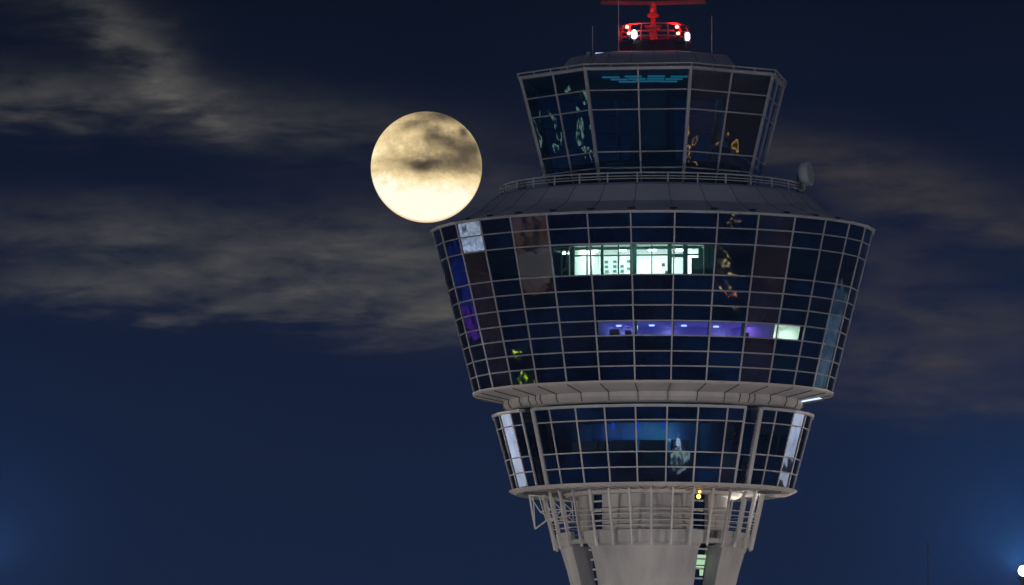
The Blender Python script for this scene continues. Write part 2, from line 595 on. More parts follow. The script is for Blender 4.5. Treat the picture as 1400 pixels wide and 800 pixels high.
# raking struts from the cabin soffit down to the walkway, with thin rails
zs1, zs0 = zs(674.5), zs(752.5)
cage = part('strut_cage', (lambda b: (lathe(b, [(S * 153, zs1 + .02), (S * 153, zs1 - .08), (S * 149, zs1 - .08), (S * 149, zs1 + .02)], FINE, close=True), b)[1])(bmesh.new()), 'steel')
AZS = [-1 + 11.25 * k for k in range(32)]
for a in AZS:
    bm = bmesh.new()
    A, B = P(S * 151.5, a, zs1), P(S * 134.2, a, zs0)
    bar(bm, A, B, .085, .14, up=P(1, a, 0))
    bar(bm, A.lerp(B, .80), P(S * 130, a, zs1 + (zs0 - zs1) * .86), .05)
    obj('strut', bm, 'steel', cage)
def RS(z): return S * (151.5 + (134.2 - 151.5) * (zs1 - z) / (zs1 - zs0))
for y in (704, 710.5, 719, 726):
    bm = bmesh.new()
    z = zs(y)
    for i in range(32):
        tube(bm, P(RS(z) - .1, AZS[i], z), P(RS(z) - .1, AZS[i] + 11.25, z), .028, n=6)
    obj('cage_rail', bm, 'steel', cage)
# maintenance gantry of lattice work on the left
bm = bmesh.new()
GA, GB = -77, -52
ga = lambda r, a, y: P(S * r, a, zs(y))
top0, top1 = ga(168, -96, 678), ga(160, -62, 678)
low0, low1 = ga(160, -98, 724), ga(146, -86, 716)
far1 = ga(140, -58, 716)
def G(px, py, dep):   # tower frame point on a photo pixel, dep px in front of the axis plane
    return Vector(((px - CX) * S, -dep * S, zs(py + dep * el(py))))
for dep in (18, 42):
    n1 = [G(724, 677, dep), G(737, 678, dep), G(751, 680, dep), G(766, 683, dep), G(782, 686, dep)]
    n2 = [G(732, 723, dep), G(739, 700, dep), G(752, 696, dep), G(768, 697, dep), G(783, 699, dep)]
    n3 = [G(732, 723, dep), G(747, 712, dep), G(757, 711, dep), G(769, 712, dep), G(784, 713, dep)]
    bar(bm, n1[0], n2[0], .09); bar(bm, G(729, 677, dep), n2[0], .05); bar(bm, n2[0], n3[1], .08)
    for L in (n1, n2[1:], n3[1:]):
        for p, q in zip(L, L[1:]): bar(bm, p, q, .06)
    for i in range(1, 5):
        bar(bm, n1[i], n3[i], .055)
        bar(bm, n1[i - 1], n2[i], .045)
        if i > 1:
            bar(bm, n2[i - 1], n3[i], .045)
            bar(bm, n3[i - 1], n2[i], .045)
for i, (px, py) in enumerate(((724, 677), (732, 723), (751, 680), (768, 697), (747, 712))):
    bar(bm, G(px, py, 18), G(px, py, 42), .05)
obj('maintenance_gantry', bm, 'steel', cage)

# ---- rooms ---------------------------------------------------------------
def sector(rin, rout_f, z0, z1, a0, a1, mat, name, back=True, n=10):
    az = [a0 + (a1 - a0) * i / n for i in range(n + 1)]
    bm = bmesh.new()
    ro0, ro1 = rout_f(z0) - .3, rout_f(z1) - .3
    lathe(bm, [(ro0, z0), (rin, z0), (rin, z1), (ro1, z1)], az)
    for a in (a0, a1):
        bm.faces.new([bm.verts.new(P(r, a, z)) for r, z in ((ro0, z0), (rin, z0), (rin, z1), (ro1, z1))])
    return part(name, bm, mat)
def area_light(name, p, sx, sy, power, col, tgt=None, parent=tower, spread=180):
    L = bpy.data.lights.new(name, 'AREA')
    L.shape = 'RECTANGLE'; L.size = sx; L.size_y = sy
    L.energy = power; L.color = col
    L.spread = radians(spread)
    o = bpy.data.objects.new(name, L)
    C.objects.link(o)
    o.parent = parent
    o.location = p
    if tgt is not None:
        o.rotation_euler = (Vector(tgt) - Vector(p)).to_track_quat('-Z', 'Y').to_euler()
    return o
# bright office behind a glazed partition (tall row)
ztop, zbot = rowsD[2] + .04, rowsD[3] + .02
ztop = rowsD[2] + .10
rp = RD(zbot) - 1.7
rb = RD(zbot) - 5.0
office = sector(rb, lambda z: rp + .5, zbot, ztop, -27.5, 16.4, 'whitepaint', 'lit_office')
def azr(px, r):
    return degrees(asin(max(-1, min(1, (px - CX) * S / r * (1 - r / D)))))
bm = bmesh.new()
zf = lambda y: zs(y + rp / S * el(y))          # front photo row -> height at the partition radius
def pan(x0, x1, y0, y1, bmx=None, r=rp, th=.06):
    b = bmx or bm
    A, B = P(r, azr(x0, r), 0), P(r, azr(x1, r), 0)
    z1, z0 = zs(y0 + r / S * el(y0)), zs(y1 + r / S * el(y1))
    A.z = B.z = (z0 + z1) / 2
    bar(b, A, B, th, z1 - z0)
# posts, head band and transom of the partition
for x0, x1 in ((779, 785.5), (801.8, 803.4), (807, 808.6), (821.5, 825.2), (844.7, 846.6), (861.5, 870.5), (890.4, 892), (912.6, 918.5), (933.8, 939.5), (936, 940)):
    pan(x0, x1, 334, 377, th=.08)
pan(757, 975, 331, 338.6, th=.07)
pan(779, 955, 346.2, 348.2, th=.065)
pan(955, 976, 338.6, 377, th=.05)
pan(945.5, 955, 352, 377, th=.05)
pan(918.5, 933.8, 349, 351.6, th=.07)
obj('partition', bm, 'greenframe', office)
for x in (766, 773.5):
    bm = bmesh.new(); pan(x, x + 2.5, 336, 377, bmx=bm); obj('door_frame', bm, 'greenframe', office)
def zfr(y, r): return zs(y + r / S * el(y))
for x in (772, 812, 851, 892, 929, 949):
    bm = bmesh.new()
    r = rb + .9
    p = P(r, azr(x, r), ztop - .07)
    box(bm, p, .42, .5, .05)
    obj('ceiling_light', bm, 'lamp_white', office)
rr = rb + .06
for (x, y) in ((829, 357), (840.5, 357), (859, 357), (829, 363.5), (840.5, 363.5), (850.5, 363.5), (829.5, 370), (840.5, 370), (850.5, 370), (859.5, 367)):
    bm = bmesh.new(); pan(x - 2.3, x + 2.3, y - 1.7, y + 1.7, bmx=bm, r=rr, th=.03)
    obj('notice', bm, 'greenframe', office)
for (x0, x1, y0, y1) in ((788.5, 792, 362, 366), (905, 909, 360, 364), (909.5, 913, 370, 375), (770, 774, 361, 366)):
    bm = bmesh.new(); pan(x0, x1, y0, y1, bmx=bm, r=rr + .02, th=.05)
    obj('wall_panel', bm, 'darkmetal', office)
for x, pw in ((765, 25), (800, 95), (842, 95), (885, 95), (925, 80)):
    r = (rb + rp) / 2
    area_light('room_lamp', P(r, azr(x, r), ztop - .05), 1.2, .8, pw * .62, (.72, 1, .86), P(r, azr(x, r), 0))
r = rp + .5
area_light('corridor_lamp', P(rp + .7, -5, ztop - .03), 4, .3, 22, (.45, 1, .8), P(rp + .7, -5, 0))
# corridor floor/ceiling tint comes from the slab itself

# violet office (low row)
ztop2, zbot2 = rowsD[6] + .02, rowsD[7] - .02
rb2 = RD(zbot2) - 4.2
violet = sector(rb2, RD, zbot2, ztop2, -16.6, 38.9, 'bluepaint', 'violet_office')
def pan2(b, x0, x1, y0, y1, r, th=.06):
    A, B = P(r, azr(x0, r), 0), P(r, azr(x1, r), 0)
    z1, z0 = zfr(y0, r), zfr(y1, r)
    A.z = B.z = (z0 + z1) / 2
    bar(b, A, B, th, max(.02, z1 - z0))
for x in (846, 891, 935, 979, 1019):
    bm = bmesh.new()
    r = rb2 + 1.4
    box(bm, P(r, azr(x, r), ztop2 - .05), .30, .4, .04)
    obj('ceiling_light', bm, 'lamp_blue', violet)
for (x0, x1, y0, y1, ro) in ((834, 846, 450, 458, .8), (855, 863, 452, 458, .8), (1016, 1022, 452.5, 460, .8)):
    bm = bmesh.new(); pan2(bm, x0, x1, y0, y1 + 2, RD(zbot2) - ro, .3)
    obj('monitor', bm, 'darkmetal', violet)
bm = bmesh.new(); pan2(bm, 868, 871.5, 445, 451, RD(zbot2) - .8, .04)
obj('screen', bm, 'lamp_green', violet)
for a in (-5.6, 5.6, 16.9, 28.1):
    bm = bmesh.new()
    bar(bm, P(RD(zbot2) - .45, a + .5, zbot2), P(RD(ztop2) - .45, a + .5, ztop2), .12, .2)
    obj('column', bm, 'greenframe', violet)
for a, pw, col in ((-11, 17, (.30, .34, 1)), (0, 19, (.24, .26, 1)), (11, 18, (.22, .26, 1)), (22.5, 24, (.34, .28, 1)), (34, 26, (.52, .26, 1))):
    r = RD(zbot2) - 2.2
    area_light('violet_lamp', P(r, a, ztop2 - .04), 1.2, 1, pw * .34, col, P(r, a, 0))
for a in (-13.5, 8, 35):
    r = rb2 + .35
    area_light('wall_washer', P(r, a, zbot2 + .1), .3, .1, 3.2, (.5, .45, 1), P(r - 1.5, a, zbot2 + 1.4))
white = sector(RD(zbot2) - 1.6, RD, zbot2, ztop2, 39.6, 50.4, 'whitepaint', 'white_office')
r = RD(zbot2) - 1.1
area_light('white_lamp', P(r, 45, ztop2 - .04), .9, .6, 24, (.8, 1, .85), P(r, 45, 0))
paint('lime', (.35, .5, .03), .6)
bm = bmesh.new(); pan2(bm, 1060, 1065.5, 457.5, 462.5, RD(zbot2) - .8, .1)
obj('monitor', bm, 'lime', white)

# dim blue glow in the lower cabin
low_room = sector(RL(rowsL[2]) - 3.0, RL, rowsL[2] + .0, rowsL[1] + .06, -40, 30, 'slatewall', 'cabin_room')
for a, pw, col in ((-30, 3, (.10, .30, 1)), (-16, 7, (.10, .35, .9)), (-4, 8, (.12, .5, .85)), (6, 9, (.12, .6, .8)), (15, 4, (.1, .35, 1))):
    r = RL(rowsL[2]) - 2.0
    area_light('cabin_lamp', P(r, a, rowsL[1] - .45), .8, .2, pw * 1.3, col, P(r - 2, a, rowsL[1] - .9))
for x, c in ((838, 'lamp_blue'), (872, 'lamp_blue'), (907, 'lamp_blue')):
    bm = bmesh.new(); pan2(bm, x - 1.5, x + 1.5, 576, 586, RL(rowsL[2]) - 2.2, .05)
    obj('screen', bm, 'screen_blue' if 'screen_blue' in MAT else (glow('screen_blue', (.03, .12, 1), .55) and 'screen_blue'), low_room)
for x0, x1 in ((785, 830), (836, 868), (874, 912), (918, 940)):
    bm = bmesh.new(); pan2(bm, x0, x1, 602, 616, RL(rowsL[2]) - 1.2, .5)
    obj('desk', bm, 'darkmetal', low_room)

# ---- panes: the hundred that show largest, the rest as one object per level
panes.sort(key=lambda t: -t[0])
rest = {}
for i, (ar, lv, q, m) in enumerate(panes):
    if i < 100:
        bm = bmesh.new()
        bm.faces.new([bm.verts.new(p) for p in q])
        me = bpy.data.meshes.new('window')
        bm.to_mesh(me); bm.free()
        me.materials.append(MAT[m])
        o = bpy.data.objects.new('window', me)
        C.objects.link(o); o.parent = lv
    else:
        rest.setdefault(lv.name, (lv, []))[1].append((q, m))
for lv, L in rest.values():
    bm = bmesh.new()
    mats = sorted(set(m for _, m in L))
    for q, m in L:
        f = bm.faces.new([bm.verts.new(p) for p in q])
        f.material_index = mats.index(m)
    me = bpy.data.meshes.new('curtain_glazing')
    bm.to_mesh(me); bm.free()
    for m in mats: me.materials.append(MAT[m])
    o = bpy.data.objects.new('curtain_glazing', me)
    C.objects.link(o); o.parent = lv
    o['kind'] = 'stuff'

# ------------------------------------------------------------------ things on the tower
M4 = Matrix.Translation((TX, TY, 0)) @ Matrix.Rotation(ROT, 4, 'Z')
def onT(px, py, dep=0):           # world point for a photo pixel, dep px in front of the tower axis
    return M4 @ G(px, py, dep)
def thing(name, px, py, dep, label, cat, group=None):
    o = empty(name, onT(px, py, dep), ROT)
    return tag(o, label, cat, group)

# platform on the penthouse roof (part of the tower)
zpl = zs(79)
bm = bmesh.new()
cx = (895.5 - CX) * S
def lp(prof, az, bm=bm, off=cx, close=True):
    b2 = bmesh.new(); lathe(b2, prof, az, close=close)
    for v in b2.verts: v.co.x += off
    me = bpy.data.meshes.new('tmp'); b2.to_mesh(me); b2.free(); bm.from_mesh(me); bpy.data.meshes.remove(me)
lp([(S * 47, zs(79)), (S * 49, zs(68)), (S * 50, zs(60)), (S * 44, zs(60)), (S * 20, zs(60.5)), (S * 20, zs(79))], ROUND)
plat = part('beacon_platform', bm, 'darkmetal')
bm = bmesh.new()
for y, r in ((37, 46), (47, 49), (54, 49)):
    for i in range(24):
        a = 15 * i
        p, q = P(S * r, a, zs(y)), P(S * r, a + 15, zs(y))
        p.x += cx; q.x += cx
        tube(bm, p, q, .045, n=6)
for i in range(16):
    a = 22.5 * i
    p, q, w = P(S * 49, a, zs(60)), P(S * 49, a, zs(46)), P(S * 46, a, zs(37))
    for v in (p, q, w): v.x += cx
    tube(bm, p, q, .03, n=6); tube(bm, q, w, .03, n=6)
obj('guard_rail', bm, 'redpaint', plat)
bm = bmesh.new()
b0 = Vector(((893.5 - CX) * S, 0, 0))
for (y0, r0, y1, r1) in ((60, 5.6, 44, 5.6), (44, 5.6, 37, 12), (37, 12, 35.5, 12)):
    tube(bm, b0 + Vector((0, 0, zs(y0))), b0 + Vector((0, 0, zs(y1))), r0 * S, r1 * S, n=20)
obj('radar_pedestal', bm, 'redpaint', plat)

rad = thing('radar_antenna', 893.5, 35.5, 0, 'rotating radar bar antenna on a red lit neck at the very top', 'radar antenna')
z0 = zs(35.5)
def rel(y, x=0, d=0): return Vector((x * S, -d * S, zs(y) - z0))
bm = bmesh.new()
tube(bm, rel(35.4), rel(24), 3.4 * S, n=16)
tube(bm, rel(10), rel(4), 4.4 * S, 3.6 * S, n=16)
tube(bm, rel(18), rel(10), 5 * S, 4.6 * S, n=16)
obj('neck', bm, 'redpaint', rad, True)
bm = bmesh.new()
for (y0, r0, y1, r1) in ((24, 6.5, 22.5, 8.4), (22.5, 8.4, 20, 8.4), (20, 8.4, 17.8, 5.5)):
    tube(bm, rel(y0), rel(y1), r0 * S, r1 * S, n=24)
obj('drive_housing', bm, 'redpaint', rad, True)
bm = bmesh.new()
for s in (-1, 1):
    bar(bm, rel(4.5, 0), rel(3.5, s * 72), .26, .20)
for k in range(-6, 7):
    bar(bm, rel(4.9, k * 11.3), rel(1.2, k * 11.3, -6), .05)
for s in (-1, 1):
    bar(bm, rel(1.2, 0, -6), rel(.2, s * 71, -6), .1)
obj('array_bar', bm, 'radarpaint', rad)

def beacon(px, py, lab):
    t = thing('obstruction_light', px, py, 40, lab, 'beacon', 'red obstruction lights on the beacon platform')
    bm = bmesh.new()
    bmesh.ops.create_uvsphere(bm, u_segments=16, v_segments=10, radius=.10)
    bmesh.ops.scale(bm, vec=(1, 1, 1.15), verts=bm.verts)
    o = obj('lens', bm, 'lamp_redcore', t, True)
    bm = bmesh.new()
    tube(bm, Vector((0, 0, -.30)), Vector((0, 0, -.09)), .10, .11, n=12)
    tube(bm, Vector((0, .12, -.2)), Vector((0, .8, -.3)), .03, n=6)
    obj('bracket', bm, 'darkmetal', t)
    L = bpy.data.lights.new('obstruction_glow', 'POINT'); L.energy = 95; L.color = (1, .02, .03); L.shadow_soft_size = .1
    l = bpy.data.objects.new('obstruction_glow', L); C.objects.link(l); l.parent = t; l.location = (0, .0, .22)
    return t
beacon(858, 37, 'upper left red beacon on the platform railing')
beacon(860.3, 45.5, 'lower left red beacon, just left of the white lamp')
beacon(926, 37, 'upper right red beacon on the platform railing')
beacon(927.5, 45.8, 'lower right red beacon under another on the railing')
def wlamp(px, py, w, hh, yaw, lab):
    t = thing('platform_floodlight', px, py, 46, lab, 'floodlight', 'white lamps on the beacon platform')
    t.rotation_euler = (0, 0, ROT + radians(yaw))
    bm = bmesh.new()
    bmesh.ops.create_cube(bm, size=1)
    bmesh.ops.scale(bm, vec=(w, .10, hh), verts=bm.verts)
    bmesh.ops.bevel(bm, geom=bm.edges[:], offset=.07, segments=3, affect='EDGES')
    obj('lens', bm, 'lamp_white', t, True)
    bm = bmesh.new()
    box(bm, (0, .14, 0), w + .06, .14, hh + .06)
    box(bm, (0, .14, -hh / 2 - .16), .1, .1, .3)
    obj('housing', bm, 'darkmetal', t)
wlamp(867.6, 47, .28, .46, 0, 'white lamp at the left end of the red platform')
wlamp(940.5, 50, .28, .44, 45, 'white lamp at the right end of the red platform')

def whip(px, y0, y1, dep, r, lab, mat='steel', tip=None):
    t = thing('whip_antenna', px, y0, dep, lab, 'antenna', 'whip antennas on the cab roof')
    bm = bmesh.new()
    hh = zs(y1) - zs(y0)
    tube(bm, Vector((0, 0, 0)), Vector((0, 0, hh * .55)), r, r * .8, n=6)
    tube(bm, Vector((0, 0, hh * .55)), Vector((0, 0, hh)), r * .7, r * .5, n=6)
    obj('rod', bm, mat, t)
    bm = bmesh.new()
    tube(bm, Vector((0, 0, -.1)), Vector((0, 0, .25)), r * 2.6, n=8)
    obj('foot', bm, 'darkmetal', t)
whip(811, 84, 36, 60, .025, 'thin whip antenna at the left of the cab roof')
whip(846.3, 76, -6, 50, .03, 'tall thin antenna rod close left of the red platform', 'dish')
whip(973.5, 84, 22, 60, .025, 'thin whip antenna at the right of the cab roof', 'dish')
t = thing('equipment_box', 805, 82.5, 70, 'small metal box with a bright lamp at the left roof edge', 'equipment box')
bm = bmesh.new(); box(bm, (0, 0, .22), .22, .3, .5); obj('cabinet', bm, 'steel', t)
bm = bmesh.new(); box(bm, (.62, 0, .38), .46, .2, .09); obj('lamp', bm, 'lamp_dim' if 'lamp_dim' in MAT else (glow('lamp_dim', (.6, .65, 1), .8) and 'lamp_dim'), t)
bm = bmesh.new(); box(bm, (.35, 0, .33), .9, .1, .05); box(bm, (.62, 0, .15), .06, .06, .32); obj('arm', bm, 'darkmetal', t)

# drum-shaped microwave dish on the right of the roof walkway
t = thing('microwave_dish', 1099, 262, 60, 'grey shrouded microwave dish at the right end of roof railing', 'dish antenna')
bm = bmesh.new()
ax = Vector((.93, -.36, .12)).normalized()
c0 = Vector((.05, 0, .95))
b2 = c0 - ax * .32
rings = [(-.34, .18), (-.28, .38), (-.12, .56), (.02, .60), (.30, .60), (.33, .55)]
s = ax.cross(Vector((0, 0, 1))).normalized(); u = s.cross(ax)
prev = None
n = 28
for d_, r_ in rings:
    cur = [bm.verts.new(c0 + ax * d_ + s * (r_ * cos(2 * pi * i / n)) + u * (r_ * 1.12 * sin(2 * pi * i / n))) for i in range(n)]
    if prev:
        for i in range(n):
            bm.faces.new((prev[i], prev[(i + 1) % n], cur[(i + 1) % n], cur[i]))
    else:
        bm.faces.new(cur)
    prev = cur
bm.faces.new(prev)
obj('shroud', bm, 'dish', t, False)
bm = bmesh.new()
tube(bm, Vector((-.35, 0, -.25)), Vector((-.35, 0, .95)), .07, n=10)
bar(bm, Vector((-.35, 0, .85)), c0 - ax * .3, .12)
bar(bm, Vector((-.35, 0, .35)), c0 - ax * .1 - Vector((0, 0, .4)), .07)
box(bm, (-.28, -.1, .25), .3, .25, .3)
obj('mount', bm, 'darkmetal', t)
# lamps fixed under the tower
def lamp_at(name, px, py, dep, r, mat, lab, cat='lamp', group=None, bracket=True):
    t = thing(name, px, py, dep, lab, cat, group)
    bm = bmesh.new(); bmesh.ops.create_uvsphere(bm, u_segments=12, v_segments=8, radius=r)
    obj('bulb', bm, mat, t, True)
    bm = bmesh.new(); tube(bm, Vector((0, .05, 0)), Vector((0, .35, .05)), r * .9, r * .6, n=10); obj('holder', bm, 'darkmetal', t)
lamp_at('bulkhead_lamp', 955.5, 672.5, 124, .08, 'lamp_amber', 'upper amber lamp in the slot right of the shaft wall', group='amber slot lamps')
lamp_at('bulkhead_lamp', 954, 679, 124, .12, 'lamp_amber', 'larger lower amber lamp in the slot right of the shaft', group='amber slot lamps')
lamp_at('bulkhead_lamp', 1118, 533, 60, .09, 'lamp_white', 'small white lamp at the right lower rim of the drum')
# strip lamp below the right rim
t = thing('strip_light', 1110, 548, 20, 'white strip light under the right rim of the drum', 'strip light')
bm = bmesh.new()
A = Vector((-15 * S, -.2, 0 * S)); B = Vector((12 * S, .0, 5.0 * S))
bar(bm, A, B, .2, .2); obj('tube', bm, 'lamp_cool' if 'lamp_cool' in MAT else (glow('lamp_cool', (.6, .75, 1), 1.6) and 'lamp_cool'), t)
bm = bmesh.new(); bar(bm, A + Vector((0, .0, .11)), B + Vector((0, .0, .11)), .2, .06); obj('housing', bm, 'steel', t)
# uplighter on the far right of the walkway that washes the cabin underside
t = thing('uplighter', 1022, 735, -8, 'lamp on the right walkway that lights the cabin underside', 'uplighter')
bm = bmesh.new(); box(bm, (0, 0, 0), .4, .3, .2); box(bm, (0, 0, -.4), .1, .1, .7); obj('housing', bm, 'darkmetal', t)
L = bpy.data.lights.new('uplight', 'SPOT'); L.energy = 420; L.color = (1, .95, .82); L.spot_size = radians(120); L.spot_blend = .4; L.shadow_soft_size = .1
l = bpy.data.objects.new('uplight', L); C.objects.link(l); l.parent = t; l.location = (0, 0, .2)
l.rotation_euler = Vector((.1, -.1, 1)).to_track_quat('-Z', 'Y').to_euler()
# lit stair windows in the right slot
bm = bmesh.new()
def slotpane(y0, y1):
    r0 = S * 93 + .01
    g0, g1 = 29.0, 46.5
    def rz(y):
        z = zs(y); t_ = zp - z
        return S * .80 * (78 + 49 * math.exp(-t_ / (3.05 * 1.9))) + .03
    A = [P(rz(y0), g0, zs(y0)), P(rz(y0), g1, zs(y0)), P(rz(y1), g1, zs(y1)), P(rz(y1), g0, zs(y1))]
    bm.faces.new([bm.verts.new(p) for p in A])
slotpane(763, 776.5); slotpane(778, 791)
obj('stair_window', bm, 'stair' if 'stair' in MAT else (glow('stair', (.55, .9, .55), .75) and 'stair'), core)

# ------------------------------------------------------------------ ground
bm = bmesh.new()
bmesh.ops.create_circle(bm, cap_ends=True, segments=96, radius=26000)
m, nt, out = nm('ground')
p = N(nt, 'ShaderNodeBsdfPrincipled'); p.inputs['Roughness'].default_value = .95
tc = N(nt, 'ShaderNodeTexCoord'); nz = N(nt, 'ShaderNodeTexNoise'); nz.inputs['Scale'].default_value = .012; nz.inputs['Detail'].default_value = 10
nt.links.new(tc.outputs['Object'], nz.inputs['Vector'])
r = N(nt, 'ShaderNodeValToRGB')
r.color_ramp.elements[0].color = (.035, .05, .02, 1); r.color_ramp.elements[1].color = (.09, .085, .05, 1)
r.color_ramp.elements[0].position = .4; r.color_ramp.elements[1].position = .6
nt.links.new(nz.outputs[0], r.inputs[0]); nt.links.new(r.outputs[0], p.inputs['Base Color']); nt.links.new(p.outputs[0], out.inputs[0])
tag(obj('ground', bm, 'ground'), kind='structure')
paint('apron', (.42, .41, .39), .85, 0, .3, .06, vert=False)
bm = bmesh.new()
vs = [bm.verts.new((x, y, .004)) for x, y in ((-260, 330), (280, 330), (280, 760), (-260, 760))]
bm.faces.new(vs)
tag(obj('apron', bm, 'apron'), kind='structure')
bm = bmesh.new()
paint('marking', (.6, .5, .08), .7)
for i in range(9):
    x = -220 + i * 55
    vs = [bm.verts.new((xx, yy, .008)) for xx, yy in ((x, 335), (x + .3, 335), (x + .3, 755), (x, 755))]
    bm.faces.new(vs)
tag(obj('apron_markings', bm, 'marking'), kind='structure')

# ------------------------------------------------------------------ floodlight masts
def mast(loc, aim, power, col, lab, spot=110, face=False):
    z = loc[2]
    t = empty('floodlight_mast', (loc[0], loc[1], 0))
    tag(t, lab, 'floodlight mast', 'apron floodlight masts')
    bm = bmesh.new(); tube(bm, Vector((0, 0, 0)), Vector((0, 0, z - .3)), .32, .14, n=14); obj('pole', bm, 'steel', t, True)
    a = Vector(aim) - Vector(loc); yaw = atan2(a.y, a.x)
    f = Vector((cos(yaw), sin(yaw), 0)); s = Vector((-sin(yaw), cos(yaw), 0))
    bm = bmesh.new(); bar(bm, s * -(.3 if face else 1.3) + Vector((0, 0, z - .35)), s * (.3 if face else 1.3) + Vector((0, 0, z - .35)), .12); obj('crossarm', bm, 'steel', t)
    for k in (() if face else (-1, 0, 1)):
        c = s * (k * .95) + f * .25 + Vector((0, 0, z))
        bm = bmesh.new(); bar(bm, c - s * .3, c + s * .3, .25, .45); hd = obj('lamp_head', bm, 'darkmetal', t)
        bm = bmesh.new(); bar(bm, c - s * .26 + f * .14, c + s * .26 + f * .14, .03, .38); obj('lens', bm, 'flood', hd)
    if face:
        c = Vector((0, -.3, z)); d = Vector((-loc[0], -loc[1], 1.7 - z)).normalized()
        bm = bmesh.new(); tube(bm, c - d * .1, c + d * .12, .24, .28, n=28); hd = obj('lamp_head', bm, 'darkmetal', t)
        bm = bmesh.new(); tube(bm, c + d * .121, c + d * .15, .23, .20, n=28); obj('lens', bm, 'flood', hd)
        L = bpy.data.lights.new('apron_flood', 'SPOT'); L.energy = 250000 * face; L.color = (.10, .38, 1); L.shadow_soft_size = .3; L.spot_size = radians(120); L.spot_blend = .6  # blue spot added only to make the haze glow round the lamp
        l = bpy.data.objects.new('flood_point', L); C.objects.link(l); l.parent = t; l.location = c + d * .7; l.rotation_euler = (d + Vector((0, 0, .95))).to_track_quat('-Z', 'Y').to_euler()
    L = bpy.data.lights.new('floodlight', 'SPOT'); L.energy = power; L.color = col; L.spot_size = radians(spot); L.spot_blend = .5; L.shadow_soft_size = .5
    l = bpy.data.objects.new('floodlight', L); C.objects.link(l); l.parent = t; l.location = f * .6 + Vector((0, 0, z))
    l.rotation_euler = (Vector(aim) - Vector(loc)).to_track_quat('-Z', 'Y').to_euler()
    return t
pr = at(1399, 781, 400)
pl = at(-18, 776, 400)
K = .80
mast(pr, (TX, TY, 36), 27000 * K, (.97, .96, 1), 'brilliant white floodlight at the lower right corner', 60, face=True)
mast(pl, (TX, TY, 36), 21000 * K, (.9, .93, 1), 'white floodlight mast just beyond the lower left edge', 60, face=.45)
for (x, y, pw, col, lab) in ((-60, 440, 1.0, (1, .92, .84), 'warm floodlight mast in front of the tower, left'),
                             (75, 440, 1.0, (1, .91, .83), 'warm floodlight mast in front of the tower, right'),
                             (-70, 560, .8, (1, .88, .78), 'warm floodlight mast behind the tower, left'),
                             (80, 560, .8, (1, .88, .78), 'warm floodlight mast behind the tower, right')):
    mast((x, y, 24), (TX * .35 + x * .65, TY * .35 + y * .65, 0), 82000 * pw * K, col, lab, 112)  # unseen masts added so the apron bounces light up to the soffits

# unseen blocks added around the tower to give the panes their reflections
def building(loc, w, hgt, dep, wall, label, bands, lamps=()):
    ang = atan2(loc[1] - TY, loc[0] - TX)
    t = empty('airport_building', (loc[0], loc[1], 0), ang - pi / 2)      # local -y faces the tower
    tag(t, label, 'building')
    bm = bmesh.new(); box(bm, (0, dep / 2, hgt / 2), w, dep, hgt); obj('wall', bm, wall, t)
    bm = bmesh.new(); box(bm, (0, dep / 2, hgt + .2), w + .6, dep + .6, .4); obj('roof', bm, 'darkmetal', t)
    for (x0, x1, z0, z1, mt) in bands:
        bm = bmesh.new(); box(bm, ((x0 + x1) / 2, -.05, (z0 + z1) / 2), x1 - x0, .06, z1 - z0)
        obj('window_band', bm, mt, t)
    for (x, z, sx, pw, col) in lamps:
        area_light('facade_lamp', Vector((x, -4, z + 3)), sx, .4, pw, col, Vector((x, 0, z - 2)), parent=t)  # lamp without fixture, added to brighten the mirrored wall
def lit(name, cols, s, sx, sz, lo=.0):
    # glowing bands added for the mirrored blocks: colour broken up by noise
    m, nt, out = nm(name)
    tc = N(nt, 'ShaderNodeTexCoord'); mp = N(nt, 'ShaderNodeMapping'); mp.inputs['Scale'].default_value = (sx, sx, sz)
    nz = N(nt, 'ShaderNodeTexNoise'); nz.inputs['Scale'].default_value = 1; nz.inputs['Detail'].default_value = 3
    nt.links.new(tc.outputs['Object'], mp.inputs[0]); nt.links.new(mp.outputs[0], nz.inputs['Vector'])
    r = N(nt, 'ShaderNodeValToRGB'); r.color_ramp.elements[0].position = .38; r.color_ramp.elements[1].position = .6
    r.color_ramp.elements[0].color = (*[c * lo for c in cols], 1); r.color_ramp.elements[1].color = (*cols, 1)
    e = N(nt, 'ShaderNodeEmission'); e.inputs[1].default_value = s
    nt.links.new(nz.outputs[0], r.inputs[0]); nt.links.new(r.outputs[0], e.inputs[0]); nt.links.new(e.outputs[0], out.inputs[0])
lit('lit_white', (.80, .90, 1), 4.2, .15, .12, .45)
lit('lit_pale', (.45, .72, .95), .8, .2, .35, .25)
lit('lit_blue', (.07, .14, 1), .42, .3, .5, .15)
lit('lit_violet', (.30, .06, 1), .9, .3, .6, .15)
lit('lit_louvre', (.8, .95, 1), 7, 2.5, 3.5, .0)
lit('lit_beige', (1, .80, .5), 1.3, .2, .5, .6)
lit('lit_brown', (1, .50, .22), 1.0, 1.1, .9, .05)
paint('brownwall', (.42, .30, .22), .8, 0, .75, .35, vert=False)
paint('greywall', (.25, .26, .28), .8, 0, .3, .3)
building((205, 680), 24, 26, 20, 'greywall', 'floodlit hangar mirrored in the right edge panes of the tower', [(-11, 11, 1, 7.2, 'lit_white'), (-11, 11, 11.4, 20.5, 'lit_pale')])  # block, band and blob positions: image pixels mirrored off the panes, then rounded
building((-178, 690), 34, 28, 20, 'greywall', 'terminal with blue and violet lights mirrored in the left edge panes', [(-16, 16, 1, 9.5, 'lit_white'), (-16, 16, 16.2, 18.6, 'lit_violet'), (-16, 16, 18.7, 23.5, 'lit_blue')])
building((-130, 548), 12, 27, 15, 'brownwall', 'brown office block with bright louvres mirrored at upper left', [(-5, 5, 22.3, 24.6, 'lit_louvre')], [(0, 17, 4, 330, (1, .68, .38))])
